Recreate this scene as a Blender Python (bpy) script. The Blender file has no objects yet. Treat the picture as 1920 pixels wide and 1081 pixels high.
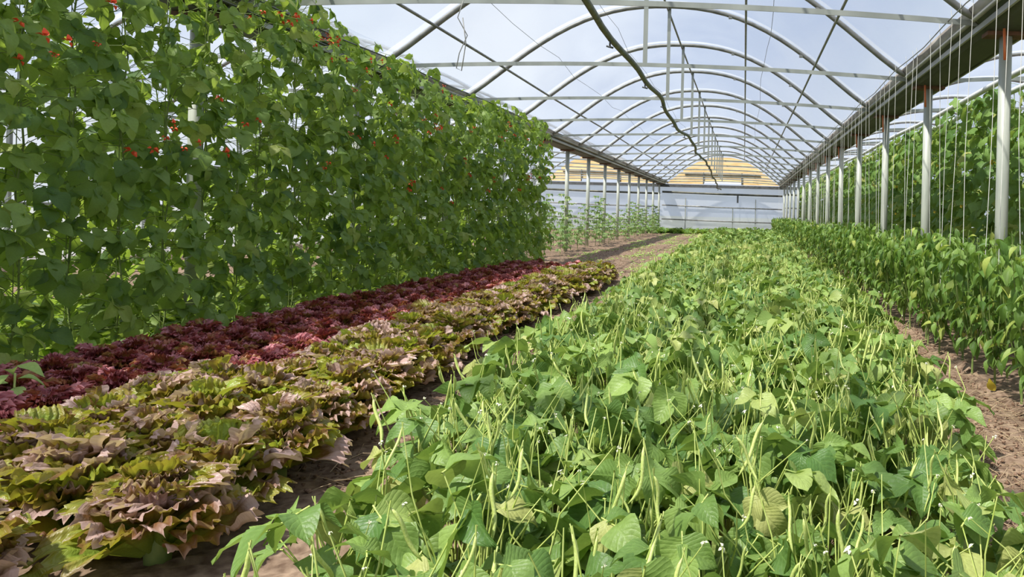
import bpy, math, random
import numpy as np
from mathutils import Matrix, Vector

R = random.Random(7)
NP = np.random.default_rng(7)
SC = bpy.context.scene
COL = SC.collection
PI = math.pi

# ---------------------------------------------------------------- camera
F_PX, PX, PY, ROLL = 1400.0, 1395.0, 402.0, math.radians(1.4)
cam_d = bpy.data.cameras.new('camera')
cam_d.sensor_width = 36.0
cam_d.lens = F_PX / 1920 * 36.0
cam_d.shift_x = (960 - PX) / 1920
cam_d.shift_y = (PY - 540.5) / 1920
cam_d.clip_start = 0.05
cam_d.clip_end = 500
cam = bpy.data.objects.new('camera', cam_d)
COL.objects.link(cam)
cr, sr = math.cos(ROLL), math.sin(ROLL)
cam.matrix_world = Matrix(((cr, -sr, 0, 0), (0, 0, -1, 0), (sr, cr, 0, 1.0), (0, 0, 0, 1)))
SC.camera = cam

# ---------------------------------------------------------------- world, sun, exposure
W = bpy.data.worlds.new('world')
SC.world = W
W.use_nodes = True
wn, wl = W.node_tree.nodes, W.node_tree.links
wn.clear()
w_out = wn.new('ShaderNodeOutputWorld')
w_bg = wn.new('ShaderNodeBackground')
w_tc = wn.new('ShaderNodeTexCoord')
w_no = wn.new('ShaderNodeTexNoise')
w_no.inputs['Scale'].default_value = 2.6
w_no.inputs['Detail'].default_value = 5
w_ra = wn.new('ShaderNodeValToRGB')
w_ra.color_ramp.elements[0].position = 0.38
w_ra.color_ramp.elements[0].color = (0.52, 0.62, 0.82, 1)
w_ra.color_ramp.elements[1].position = 0.66
w_ra.color_ramp.elements[1].color = (0.88, 0.93, 1.0, 1)
wl.new(w_tc.outputs['Generated'], w_no.inputs['Vector'])
wl.new(w_no.outputs['Fac'], w_ra.inputs['Fac'])
wl.new(w_ra.outputs['Color'], w_bg.inputs['Color'])
w_bg.inputs['Strength'].default_value = 1.0
wl.new(w_bg.outputs['Background'], w_out.inputs['Surface'])

sun_d = bpy.data.lights.new('sun', 'SUN')
sun_d.energy = 9.5
sun_d.angle = math.radians(1.2)
sun_d.color = (1.0, 0.94, 0.82)
sun = bpy.data.objects.new('sun', sun_d)
COL.objects.link(sun)
SUN_DIR = Vector((-0.40, -0.42, 0.92)).normalized()
sun.rotation_euler = SUN_DIR.to_track_quat('Z', 'Y').to_euler()
sun.location = SUN_DIR * 60

SC.view_settings.view_transform = 'Standard'
SC.view_settings.look = 'None'
SC.view_settings.gamma = 1.0
SC.view_settings.use_curve_mapping = False
SC.view_settings.exposure = 0.0
SC.cycles.max_bounces = 6
SC.cycles.diffuse_bounces = 3
SC.cycles.glossy_bounces = 2
SC.cycles.transmission_bounces = 4
SC.cycles.transparent_max_bounces = 12
SC.cycles.caustics_reflective = False
SC.cycles.caustics_refractive = False
SC.cycles.sample_clamp_indirect = 6

# ---------------------------------------------------------------- materials
MATS = {}


def new_mat(name):
    m = bpy.data.materials.new(name)
    m.use_nodes = True
    m.node_tree.nodes.clear()
    MATS[name] = m
    return m, m.node_tree.nodes, m.node_tree.links


def math_node(n, l, op, a, b=None, clamp=False):
    x = n.new('ShaderNodeMath')
    x.operation = op
    x.use_clamp = clamp
    for i, v in enumerate((a, b)):
        if v is None:
            continue
        if isinstance(v, (int, float)):
            x.inputs[i].default_value = v
        else:
            l.new(v, x.inputs[i])
    return x.outputs[0]


def mix_col(n, l, f, a, b, mode='MIX'):
    x = n.new('ShaderNodeMix')
    x.data_type = 'RGBA'
    x.blend_type = mode
    for k, v in ((0, f), (6, a), (7, b)):
        if isinstance(v, (int, float)):
            x.inputs[k].default_value = v
        elif isinstance(v, tuple):
            x.inputs[k].default_value = v if len(v) == 4 else v + (1,)
        else:
            l.new(v, x.inputs[k])
    return x.outputs[2]


def rnd_value(n, l):
    at = n.new('ShaderNodeAttribute')
    at.attribute_name = 'rnd'
    ob = n.new('ShaderNodeObjectInfo')
    s = math_node(n, l, 'ADD', at.outputs['Fac'], ob.outputs['Random'])
    return math_node(n, l, 'FRACT', s)


def leaf_mat(name, dark, light, odd, trans, tr=0.35, rough=0.5, vein=9.0, bump=0.5, spec=0.4):
    m, n, l = new_mat(name)
    r = rnd_value(n, l)
    ra = n.new('ShaderNodeValToRGB')
    e = ra.color_ramp.elements
    e[0].position, e[0].color = 0.0, dark + (1,)
    e[1].position, e[1].color = 0.85, light + (1,)
    x = e.new(0.97)
    x.color = odd + (1,)
    l.new(r, ra.inputs['Fac'])
    uv = n.new('ShaderNodeUVMap')
    sp = n.new('ShaderNodeSeparateXYZ')
    l.new(uv.outputs['UV'], sp.inputs[0])
    au = math_node(n, l, 'ABSOLUTE', math_node(n, l, 'SUBTRACT', sp.outputs[0], 0.5))
    t = math_node(n, l, 'SUBTRACT', sp.outputs[1], math_node(n, l, 'MULTIPLY', au, 0.75))
    wv = math_node(n, l, 'SINE', math_node(n, l, 'MULTIPLY', t, vein * 2 * PI))
    wv = math_node(n, l, 'POWER', math_node(n, l, 'ABSOLUTE', wv), 0.5)      # narrow grooves at the veins
    mid = math_node(n, l, 'MULTIPLY', au, 22.0, clamp=True)
    h = math_node(n, l, 'MULTIPLY', wv, mid)
    inv = math_node(n, l, 'SUBTRACT', 1.0, h)
    c = mix_col(n, l, math_node(n, l, 'MULTIPLY', inv, 0.07), ra.outputs['Color'], trans)
    tc = n.new('ShaderNodeTexCoord')
    no = n.new('ShaderNodeTexNoise')
    no.inputs['Scale'].default_value = 9
    l.new(tc.outputs['Object'], no.inputs['Vector'])
    c = mix_col(n, l, 0.5, c, mix_col(n, l, no.outputs['Fac'], (0.25, 0.25, 0.25), (0.75, 0.75, 0.75)), 'OVERLAY')
    bp = n.new('ShaderNodeBump')
    bp.inputs['Strength'].default_value = bump
    bp.inputs['Distance'].default_value = 0.004
    l.new(math_node(n, l, 'ADD', math_node(n, l, 'MULTIPLY', h, 0.5), math_node(n, l, 'MULTIPLY', no.outputs['Fac'], 1.2)), bp.inputs['Height'])
    p = n.new('ShaderNodeBsdfPrincipled')
    p.inputs['Roughness'].default_value = rough
    p.inputs['Specular IOR Level'].default_value = spec
    l.new(c, p.inputs['Base Color'])
    l.new(bp.outputs['Normal'], p.inputs['Normal'])
    tl = n.new('ShaderNodeBsdfTranslucent')
    l.new(mix_col(n, l, 0.35, trans, c), tl.inputs['Color'])
    mx = n.new('ShaderNodeMixShader')
    mx.inputs[0].default_value = tr
    l.new(p.outputs[0], mx.inputs[1])
    l.new(tl.outputs[0], mx.inputs[2])
    o = n.new('ShaderNodeOutputMaterial')
    l.new(mx.outputs[0], o.inputs['Surface'])
    return m


def lettuce_mat(name, base, mid, tip, edge, trans, shift, tr=0.3, rough=0.4, scl=0.86):
    """leaf coloured from a green base to a bronze or purple rim with a painted pink sheen; how far the red runs differs leaf by leaf"""
    m, n, l = new_mat(name)
    r = rnd_value(n, l)
    uv = n.new('ShaderNodeUVMap')
    sp = n.new('ShaderNodeSeparateXYZ')
    l.new(uv.outputs['UV'], sp.inputs[0])
    au = math_node(n, l, 'ABSOLUTE', math_node(n, l, 'SUBTRACT', sp.outputs[0], 0.5))
    au = math_node(n, l, 'MULTIPLY', math_node(n, l, 'POWER', au, 3.0), 2.4)
    cb = n.new('ShaderNodeCombineXYZ')
    l.new(sp.outputs[0], cb.inputs[0])
    l.new(sp.outputs[1], cb.inputs[1])
    l.new(math_node(n, l, 'MULTIPLY', r, 40.0), cb.inputs[2])
    uvr = cb.outputs[0]
    no = n.new('ShaderNodeTexNoise')
    no.inputs['Scale'].default_value = 7
    no.inputs['Detail'].default_value = 4
    l.new(uvr, no.inputs['Vector'])
    s = math_node(n, l, 'ADD', sp.outputs[1], au)
    s = math_node(n, l, 'ADD', s, math_node(n, l, 'MULTIPLY', math_node(n, l, 'SUBTRACT', r, 0.5), shift))
    s = math_node(n, l, 'ADD', s, math_node(n, l, 'MULTIPLY', math_node(n, l, 'SUBTRACT', no.outputs['Fac'], 0.5), 0.5))
    s = math_node(n, l, 'MULTIPLY', s, scl)
    ra = n.new('ShaderNodeValToRGB')
    e = ra.color_ramp.elements
    e[0].position, e[0].color = 0.30, base + (1,)
    e[1].position, e[1].color = 1.0, edge + (1,)  # last stop paints the pale pink sheen of the rim into the colour
    x = e.new(0.60)
    x.color = mid + (1,)
    x = e.new(0.84)
    x.color = tip + (1,)
    l.new(s, ra.inputs['Fac'])
    bp = n.new('ShaderNodeBump')
    bp.inputs['Strength'].default_value = 0.6
    bp.inputs['Distance'].default_value = 0.006
    n2 = n.new('ShaderNodeTexNoise')
    n2.inputs['Scale'].default_value = 22
    l.new(uvr, n2.inputs['Vector'])
    l.new(n2.outputs['Fac'], bp.inputs['Height'])
    p = n.new('ShaderNodeBsdfPrincipled')
    p.inputs['Roughness'].default_value = rough
    p.inputs['Specular IOR Level'].default_value = 0.6
    l.new(ra.outputs['Color'], p.inputs['Base Color'])
    l.new(bp.outputs['Normal'], p.inputs['Normal'])
    tl = n.new('ShaderNodeBsdfTranslucent')
    l.new(mix_col(n, l, 0.55, trans, ra.outputs['Color']), tl.inputs['Color'])
    mx = n.new('ShaderNodeMixShader')
    mx.inputs[0].default_value = tr
    l.new(p.outputs[0], mx.inputs[1])
    l.new(tl.outputs[0], mx.inputs[2])
    o = n.new('ShaderNodeOutputMaterial')
    l.new(mx.outputs[0], o.inputs['Surface'])
    return m


def plain_mat(name, a, b, scale=12, rough=0.6, metal=0.0, bump=0.2, stretch=(1, 1, 1), spec=0.5, detail=4):
    m, n, l = new_mat(name)
    tc = n.new('ShaderNodeTexCoord')
    mp = n.new('ShaderNodeMapping')
    mp.inputs['Scale'].default_value = stretch
    l.new(tc.outputs['Object'], mp.inputs['Vector'])
    no = n.new('ShaderNodeTexNoise')
    no.inputs['Scale'].default_value = scale
    no.inputs['Detail'].default_value = detail
    l.new(mp.outputs['Vector'], no.inputs['Vector'])
    ra = n.new('ShaderNodeValToRGB')
    ra.color_ramp.elements[0].position = 0.32
    ra.color_ramp.elements[0].color = a + (1,)
    ra.color_ramp.elements[1].position = 0.68
    ra.color_ramp.elements[1].color = b + (1,)
    l.new(no.outputs['Fac'], ra.inputs['Fac'])
    p = n.new('ShaderNodeBsdfPrincipled')
    p.inputs['Roughness'].default_value = rough
    p.inputs['Metallic'].default_value = metal
    p.inputs['Specular IOR Level'].default_value = spec
    l.new(ra.outputs['Color'], p.inputs['Base Color'])
    if bump:
        bp = n.new('ShaderNodeBump')
        bp.inputs['Strength'].default_value = bump
        bp.inputs['Distance'].default_value = 0.01
        l.new(no.outputs['Fac'], bp.inputs['Height'])
        l.new(bp.outputs['Normal'], p.inputs['Normal'])
    o = n.new('ShaderNodeOutputMaterial')
    l.new(p.outputs[0], o.inputs['Surface'])
    return m


def film_mat(name, clear, tint, white, scale=1.2, gloss=0.06):
    """greenhouse film: partly clear, partly milky, faintly glossy, with soft streaks of dust"""
    m, n, l = new_mat(name)
    tc = n.new('ShaderNodeTexCoord')
    mp = n.new('ShaderNodeMapping')
    mp.inputs['Scale'].default_value = (1.0, 0.5, 1.0)
    l.new(tc.outputs['Object'], mp.inputs['Vector'])
    no = n.new('ShaderNodeTexNoise')
    no.inputs['Scale'].default_value = scale
    no.inputs['Detail'].default_value = 5
    no.inputs['Distortion'].default_value = 0.6
    l.new(mp.outputs['Vector'], no.inputs['Vector'])
    f = math_node(n, l, 'ADD', math_node(n, l, 'MULTIPLY', math_node(n, l, 'SUBTRACT', no.outputs['Fac'], 0.5), 0.55), 1 - clear, clamp=True)
    tb = n.new('ShaderNodeBsdfTransparent')
    tb.inputs['Color'].default_value = tint + (1,)
    tl = n.new('ShaderNodeBsdfTranslucent')
    tl.inputs['Color'].default_value = white + (1,)
    df = n.new('ShaderNodeBsdfDiffuse')
    df.inputs['Color'].default_value = white + (1,)
    m1 = n.new('ShaderNodeMixShader')
    m1.inputs[0].default_value = 0.35
    l.new(tl.outputs[0], m1.inputs[1])
    l.new(df.outputs[0], m1.inputs[2])
    m2 = n.new('ShaderNodeMixShader')
    l.new(f, m2.inputs[0])
    l.new(tb.outputs[0], m2.inputs[1])
    l.new(m1.outputs[0], m2.inputs[2])
    gl = n.new('ShaderNodeBsdfGlossy')
    gl.inputs['Roughness'].default_value = 0.25
    m3 = n.new('ShaderNodeMixShader')
    m3.inputs[0].default_value = gloss
    l.new(m2.outputs[0], m3.inputs[1])
    l.new(gl.outputs[0], m3.inputs[2])
    o = n.new('ShaderNodeOutputMaterial')
    l.new(m3.outputs[0], o.inputs['Surface'])
    return m


M_BEAN = leaf_mat('bush_bean_leaf', (0.085, 0.18, 0.042), (0.28, 0.40, 0.10), (0.46, 0.48, 0.17), (0.42, 0.60, 0.08), tr=0.27, rough=0.46, vein=4, bump=0.4)
M_VINE = leaf_mat('runner_bean_leaf', (0.055, 0.13, 0.042), (0.28, 0.40, 0.105), (0.36, 0.42, 0.12), (0.50, 0.68, 0.06), tr=0.5, rough=0.5, vein=4, bump=0.25)
M_CUC = leaf_mat('cucumber_leaf', (0.08, 0.18, 0.035), (0.22, 0.35, 0.085), (0.45, 0.48, 0.15), (0.46, 0.62, 0.08), tr=0.35, rough=0.55, vein=4, bump=0.6)
M_PEP = leaf_mat('pepper_leaf', (0.065, 0.15, 0.025), (0.22, 0.34, 0.07), (0.42, 0.46, 0.10), (0.36, 0.58, 0.06), tr=0.28, rough=0.42, vein=7, bump=0.4, spec=0.4)
M_TOM = leaf_mat('tomato_leaf', (0.10, 0.20, 0.06), (0.25, 0.38, 0.14), (0.42, 0.46, 0.2), (0.42, 0.6, 0.14), tr=0.35, rough=0.6, vein=5, bump=0.3)
M_WEED = leaf_mat('weed_leaf', (0.34, 0.50, 0.12), (0.50, 0.64, 0.22), (0.5, 0.52, 0.2), (0.5, 0.7, 0.15), tr=0.3, rough=0.6, vein=5, bump=0.3)
M_YELLOW = leaf_mat('yellowed_leaf', (0.62, 0.48, 0.04), (0.75, 0.60, 0.08), (0.75, 0.6, 0.1), (0.8, 0.65, 0.1), tr=0.3, rough=0.6, vein=6, bump=0.3)
M_BAT = lettuce_mat('batavia_leaf', (0.32, 0.44, 0.06), (0.34, 0.31, 0.045), (0.23, 0.10, 0.045), (0.64, 0.44, 0.40), (0.50, 0.48, 0.02), 1.0, tr=0.42, scl=0.80)
M_LOL = lettuce_mat('frilly_red_leaf', (0.34, 0.28, 0.05), (0.42, 0.13, 0.06), (0.34, 0.055, 0.07), (0.66, 0.26, 0.28), (0.55, 0.14, 0.06), 0.95, tr=0.28, scl=0.82)
M_STEM = plain_mat('bean_stem', (0.38, 0.48, 0.09), (0.56, 0.62, 0.20), 20, 0.5, bump=0)
M_VSTEM = plain_mat('vine_stem', (0.12, 0.2, 0.05), (0.28, 0.34, 0.1), 20, 0.6, bump=0)
M_POD = plain_mat('bean_pod', (0.44, 0.54, 0.12), (0.60, 0.66, 0.24), 30, 0.42, bump=0.1)
M_FLW = plain_mat('white_flower', (0.75, 0.75, 0.5), (0.85, 0.83, 0.66), 30, 0.6, bump=0)
M_RED = plain_mat('red_flower', (0.72, 0.06, 0.02), (0.85, 0.13, 0.04), 30, 0.5, bump=0)
M_YFL = plain_mat('yellow_flower', (0.8, 0.55, 0.03), (0.9, 0.7, 0.05), 30, 0.5, bump=0)
M_SOIL = plain_mat('soil', (0.12, 0.075, 0.05), (0.33, 0.235, 0.165), 22, 0.95, bump=1.0, spec=0.15, detail=12)
M_STRAW = plain_mat('straw', (0.34, 0.24, 0.15), (0.55, 0.43, 0.28), 6, 0.9, bump=0, spec=0.1)
M_CLOD = plain_mat('soil_clod', (0.13, 0.075, 0.048), (0.30, 0.195, 0.135), 14, 0.95, bump=0.4, spec=0.1)
M_GALV = plain_mat('galvanised_steel', (0.22, 0.24, 0.22), (0.36, 0.38, 0.35), 3, 0.5, 0.35, 0.1, (1, 1, 0.25))
M_POST = plain_mat('painted_post', (0.36, 0.39, 0.34), (0.54, 0.56, 0.49), 4, 0.5, 0.1, 0.15, (3, 3, 0.5))
M_BOW = plain_mat('arch_steel', (0.17, 0.17, 0.16), (0.28, 0.28, 0.26), 9, 0.5, 0.3, 0.1)
M_RUST = plain_mat('rusty_steel', (0.10, 0.05, 0.035), (0.22, 0.11, 0.07), 14, 0.8, 0.1, 0.2)
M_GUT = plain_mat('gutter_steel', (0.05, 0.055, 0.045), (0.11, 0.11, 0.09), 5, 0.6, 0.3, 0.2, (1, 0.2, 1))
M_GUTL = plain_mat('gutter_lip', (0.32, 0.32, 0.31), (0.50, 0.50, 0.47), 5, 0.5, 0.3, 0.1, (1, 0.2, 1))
M_DIRT = plain_mat('dirty_gutter_film', (0.24, 0.20, 0.17), (0.50, 0.46, 0.42), 7, 0.8, 0, 0.3, (1, 0.4, 1), detail=8)
M_HOSE = plain_mat('hose', (0.09, 0.10, 0.075), (0.19, 0.19, 0.14), 16, 0.6, 0, 0.1)
M_DARK = plain_mat('dark_metal', (0.05, 0.055, 0.06), (0.10, 0.105, 0.11), 8, 0.5, 0.2, 0.05)
M_STRING = plain_mat('string', (0.72, 0.71, 0.66), (0.85, 0.84, 0.80), 30, 0.8, bump=0)
M_ORANGE = plain_mat('orange_plastic', (0.72, 0.16, 0.05), (0.85, 0.26, 0.10), 10, 0.5, bump=0)
M_WPIPE = plain_mat('white_plastic', (0.66, 0.68, 0.70), (0.82, 0.84, 0.85), 8, 0.4, bump=0)
M_WOOD = plain_mat('gable_board', (0.55, 0.37, 0.16), (0.78, 0.60, 0.33), 4, 0.7, 0, 0.2, (0.4, 3, 4), detail=6)
M_TIMBER = plain_mat('weathered_timber', (0.07, 0.06, 0.05), (0.16, 0.14, 0.12), 6, 0.8, 0, 0.4, (4, 0.5, 4), detail=6)
M_FIELD = plain_mat('outer_field', (0.20, 0.21, 0.15), (0.36, 0.36, 0.28), 0.4, 0.95, bump=0, spec=0.1)
M_ROOF = film_mat('roof_film', 0.74, (0.89, 0.92, 0.97), (0.50, 0.55, 0.64), 0.9)
M_WALLF = film_mat('wall_film', 0.28, (0.86, 0.91, 0.97), (0.62, 0.66, 0.75), 0.7)
M_BAND = film_mat('film_highlight', 0.5, (0.97, 0.98, 1.0), (0.85, 0.87, 0.9), 2.0)  # milky white holds the bright film highlight above each arch

# ---------------------------------------------------------------- mesh templates
class T:
    __slots__ = ('v', 'f', 'uv')

    def __init__(s, v, f, uv=None):
        s.v = np.asarray(v, float).reshape(-1, 3)
        s.f = np.asarray(f, int).reshape(-1, 3)
        s.uv = np.zeros((len(s.v), 2)) if uv is None else np.asarray(uv, float)

    def moved(s, m):
        m = np.asarray(m)
        return T(s.v @ m[:3, :3].T + m[:3, 3], s.f, s.uv)


def cat(ts):
    vs, fs, us, o = [], [], [], 0
    for t in ts:
        vs.append(t.v)
        fs.append(t.f + o)
        us.append(t.uv)
        o += len(t.v)
    return T(np.concatenate(vs), np.concatenate(fs), np.concatenate(us))


def grid_faces(nu, nv, off=0, wrap=False):
    f = []
    for j in range(nv):
        for i in range(nu if wrap else nu):
            a = off + j * (nu if wrap else nu + 1) + i
            b = off + j * (nu if wrap else nu + 1) + ((i + 1) % nu if wrap else i + 1)
            c = b + (nu if wrap else nu + 1)
            d = a + (nu if wrap else nu + 1)
            f += [(a, b, c), (a, c, d)]
    return f


def tube(pts, rad, n=5, cap=True):
    pts = [Vector(p) for p in pts]
    if isinstance(rad, (int, float)):
        rad = [rad] * len(pts)
    v = []
    up = None
    for i, p in enumerate(pts):
        d = (pts[min(i + 1, len(pts) - 1)] - pts[max(i - 1, 0)])
        d = d.normalized() if d.length > 1e-9 else Vector((0, 0, 1))
        if up is None:
            up = Vector((1, 0, 0)) if abs(d.x) < 0.8 else Vector((0, 1, 0))
        x = (up - d * up.dot(d)).normalized()
        up = x
        y = d.cross(x)
        for k in range(n):
            a = 2 * PI * k / n
            v.append(p + (x * math.cos(a) + y * math.sin(a)) * rad[i])
    f = grid_faces(n, len(pts) - 1, 0, True)
    if cap:
        for k in range(1, n - 1):
            f.append((0, k + 1, k))
            o = (len(pts) - 1) * n
            f.append((o, o + k, o + k + 1))
    return T([tuple(q) for q in v], f)


def box(cx, cy, cz, sx, sy, sz):
    v = [(cx + a * sx / 2, cy + b * sy / 2, cz + c * sz / 2) for a in (-1, 1) for b in (-1, 1) for c in (-1, 1)]
    q = [(0, 1, 3, 2), (4, 6, 7, 5), (0, 4, 5, 1), (2, 3, 7, 6), (0, 2, 6, 4), (1, 5, 7, 3)]
    f = []
    for a, b, c, d in q:
        f += [(a, b, c), (a, c, d)]
    return T(v, f)


def prism(poly, y0, y1):
    """polygon in (x, z) extruded along y"""
    n = len(poly)
    v = [(x, y0, z) for x, z in poly] + [(x, y1, z) for x, z in poly]
    f = []
    for i in range(n):
        j = (i + 1) % n
        f += [(i, i + n, j + n), (i, j + n, j)]
    for k in range(1, n - 1):
        f += [(0, k, k + 1), (n, n + k + 1, n + k)]
    return T(v, f)


MESH_N = {}


def mesh_of(name, t, mat, rnd=None, smooth=True):
    me = bpy.data.meshes.new(name)
    nv, nf = len(t.v), len(t.f)
    me.vertices.add(nv)
    me.vertices.foreach_set('co', t.v.astype(np.float32).ravel())
    me.loops.add(nf * 3)
    me.loops.foreach_set('vertex_index', t.f.astype(np.int32).ravel())
    me.polygons.add(nf)
    me.polygons.foreach_set('loop_start', np.arange(0, nf * 3, 3, dtype=np.int32))
    me.polygons.foreach_set('use_smooth', np.full(nf, smooth))
    uvl = me.uv_layers.new(name='UVMap')
    uvl.data.foreach_set('uv', t.uv[t.f.ravel()].astype(np.float32).ravel())
    if rnd is not None:
        a = me.attributes.new('rnd', 'FLOAT', 'POINT')
        a.data.foreach_set('value', np.asarray(rnd, np.float32))
    me.materials.append(mat)
    me.update()
    me.validate()
    return me


def joined(name, items, mat, smooth=True):
    """items: (template, matrix) list -> one mesh with a random value per piece"""
    if not items:
        items = [(T([(0, 0, 0), (.001, 0, 0), (0, .001, 0)], [(0, 1, 2)]), None)]
    ts = [t.moved(m) if m is not None else t for t, m in items]
    rv = np.concatenate([np.full(len(t.v), R.random()) for t in ts])
    return mesh_of(name, cat(ts), mat, rv, smooth)


def link(name, data, parent=None, mat4=None, label=None, cat_=None, group=None, kind=None):
    o = bpy.data.objects.new(name, data)
    COL.objects.link(o)
    if parent is not None:
        o.parent = parent
    if mat4 is not None:
        o.matrix_basis = mat4
    if label:
        o['label'] = label
    if cat_:
        o['category'] = cat_
    if group:
        o['group'] = group
    if kind:
        o['kind'] = kind
    return o


def thing(name, label, cat_, loc=(0, 0, 0), rz=0.0, scale=1.0, group=None):
    return link(name, None, None, Matrix.Translation(loc) @ Matrix.Rotation(rz, 4, 'Z') @ Matrix.Scale(scale, 4), label, cat_, group)


def frame(p, fwd, nrm, s=1.0):
    y = Vector(fwd).normalized()
    z = Vector(nrm)
    z = z - y * z.dot(y)
    if z.length < 1e-4:
        z = Vector((y.y, -y.x, 0.01))
    z.normalize()
    x = y.cross(z)
    m = Matrix.Identity(4)
    for i in range(3):
        m[i][0], m[i][1], m[i][2], m[i][3] = x[i] * s, y[i] * s, z[i] * s, p[i]
    return m


def blade(prof, nu, nv, width, droop, fold, wave, r, teeth=0.0, lobes=0):
    """a leaf blade along +Y, normal +Z; prof = half-width along the length"""
    vv = [p[0] for p in prof]
    ww = [p[1] for p in prof]
    v, uv = [], []
    ph = r.random() * 6.28
    ph2 = r.random() * 6.28
    tw = (r.random() - 0.5) * 0.5
    for j in range(nv + 1):
        s = j / nv
        w = np.interp(s, vv, ww) * width / 2
        ang = droop * s
        for i in range(nu + 1):
            u = i / nu * 2 - 1
            x = u * w
            if teeth and abs(u) > 0.9:
                x *= 1 + teeth * (1 if j % 2 else -1)
            y = s
            z = fold * abs(x) * (1.2 - 0.4 * s)
            z += wave * math.sin(s * 9 + ph) * abs(u) + wave * 0.6 * math.sin(s * 5 + u * 3 + ph2)
            yy = y * math.cos(ang * 0.6)
            zz = z - y * math.sin(ang * 0.6)
            # heart shaped base: the two sides reach back a little
            if j == 0:
                yy -= 0.10 * abs(u) * width
            xx = x * math.cos(tw * s) - z * math.sin(tw * s)
            v.append((xx, yy, zz))
            uv.append(((u + 1) / 2, s))
    return T(v, grid_faces(nu, nv), uv)


P_BEAN = [(0, .30), (.08, .72), (.2, .96), (.32, 1), (.5, .86), (.68, .58), (.84, .26), (.94, .10), (1, 0)]
P_PEP = [(0, .05), (.12, .42), (.3, .92), (.42, 1), (.6, .82), (.8, .42), (.93, .12), (1, 0)]
P_CUC = [(0, .55), (.1, .95), (.25, .9), (.38, 1), (.5, .75), (.62, .72), (.8, .4), (1, 0)]


def rot(rx=0, ry=0, rz=0):
    return Matrix.Rotation(rz, 4, 'Z') @ Matrix.Rotation(ry, 4, 'Y') @ Matrix.Rotation(rx, 4, 'X')


def trifoliate(r, nu, nv, fold=0.4, droop=0.7, wave=0.055, width=0.86, rachis=True, split=None):
    ps, keep = [], []
    for k, (y, a, sc) in enumerate(((0.22, 62, 0.9), (0.22, -62, 0.9), (0.55, 0, 1.0))):
        b = blade(P_BEAN, nu, nv, width * r.uniform(.9, 1.08), droop * r.uniform(.4, 1.6), fold * r.uniform(0.3, 1.5), wave, r)
        m = Matrix.Translation((0, y, 0)) @ rot(r.uniform(-.35, .15), r.uniform(-.3, .3), math.radians(a + r.uniform(-14, 14))) @ Matrix.Scale(sc * r.uniform(.9, 1.05), 4)
        ps.append(b.moved(m))
        keep.append((b, m))
    if split is not None:
        split.append((tube([(0, -.05, 0), (0, .28, 0.004), (0, .56, 0)], .022, 4, False), keep))
    if rachis:
        ps.append(tube([(0, -.05, 0), (0, .28, 0.004), (0, .56, 0)], .022, 4, False))
    return cat(ps)


rt = random.Random(11)
LEAF_SPLIT = []
LEAF_HI = [trifoliate(rt, 4, 7, split=LEAF_SPLIT) for _ in range(7)]
LEAF_LO = [trifoliate(rt, 2, 4, rachis=False) for _ in range(6)]
VINE_HI = [trifoliate(rt, 4, 6, 0.25, 0.55, 0.025, 0.84) for _ in range(6)]
VINE_LO = [trifoliate(rt, 2, 4, 0.25, 0.55, 0.02, 0.84, False) for _ in range(6)]
PEP_HI = [blade(P_PEP, 4, 7, .48, rt.uniform(.5, 1.4), .5, .02, rt) for _ in range(6)]
PEP_LO = [blade(P_PEP, 2, 4, .50, rt.uniform(.5, 1.4), .5, .02, rt) for _ in range(5)]


def cucumber_leaf(r, n=15, rings=3):
    v, uv = [(0, 0, 0)], [(.5, 0.1)]
    ph = r.random() * 6
    for k in range(1, rings + 1):
        q = k / rings
        for i in range(n):
            a = -PI / 2 + .35 + (2 * PI - .7) * i / (n - 1)
            lob = 1 + .13 * math.cos(5 * (a - PI / 2)) + (.05 if i % 2 else -.03) * q
            rr = .5 * lob * q
            z = .06 * math.sin(3 * a + ph) * q * q - .16 * q * q + .05 * math.sin(7 * a) * q
            v.append((rr * math.cos(a), .34 + rr * math.sin(a) if k else 0, z))
            uv.append((.5 + .5 * q * math.cos(a), .5 + .5 * q * math.sin(a)))
    v[0] = (0, .34, 0)
    f = []
    for i in range(n - 1):
        f.append((0, 1 + i, 2 + i))
        for k in range(rings - 1):
            a, b = 1 + k * n + i, 2 + k * n + i
            f += [(a, a + n, b + n), (a, b + n, b)]
    f.append((0, n, 1)) if False else None
    return T(v, f, uv)


CUC_HI = [cucumber_leaf(rt) for _ in range(5)]
CUC_LO = [cucumber_leaf(rt, 11, 2) for _ in range(5)]


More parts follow.
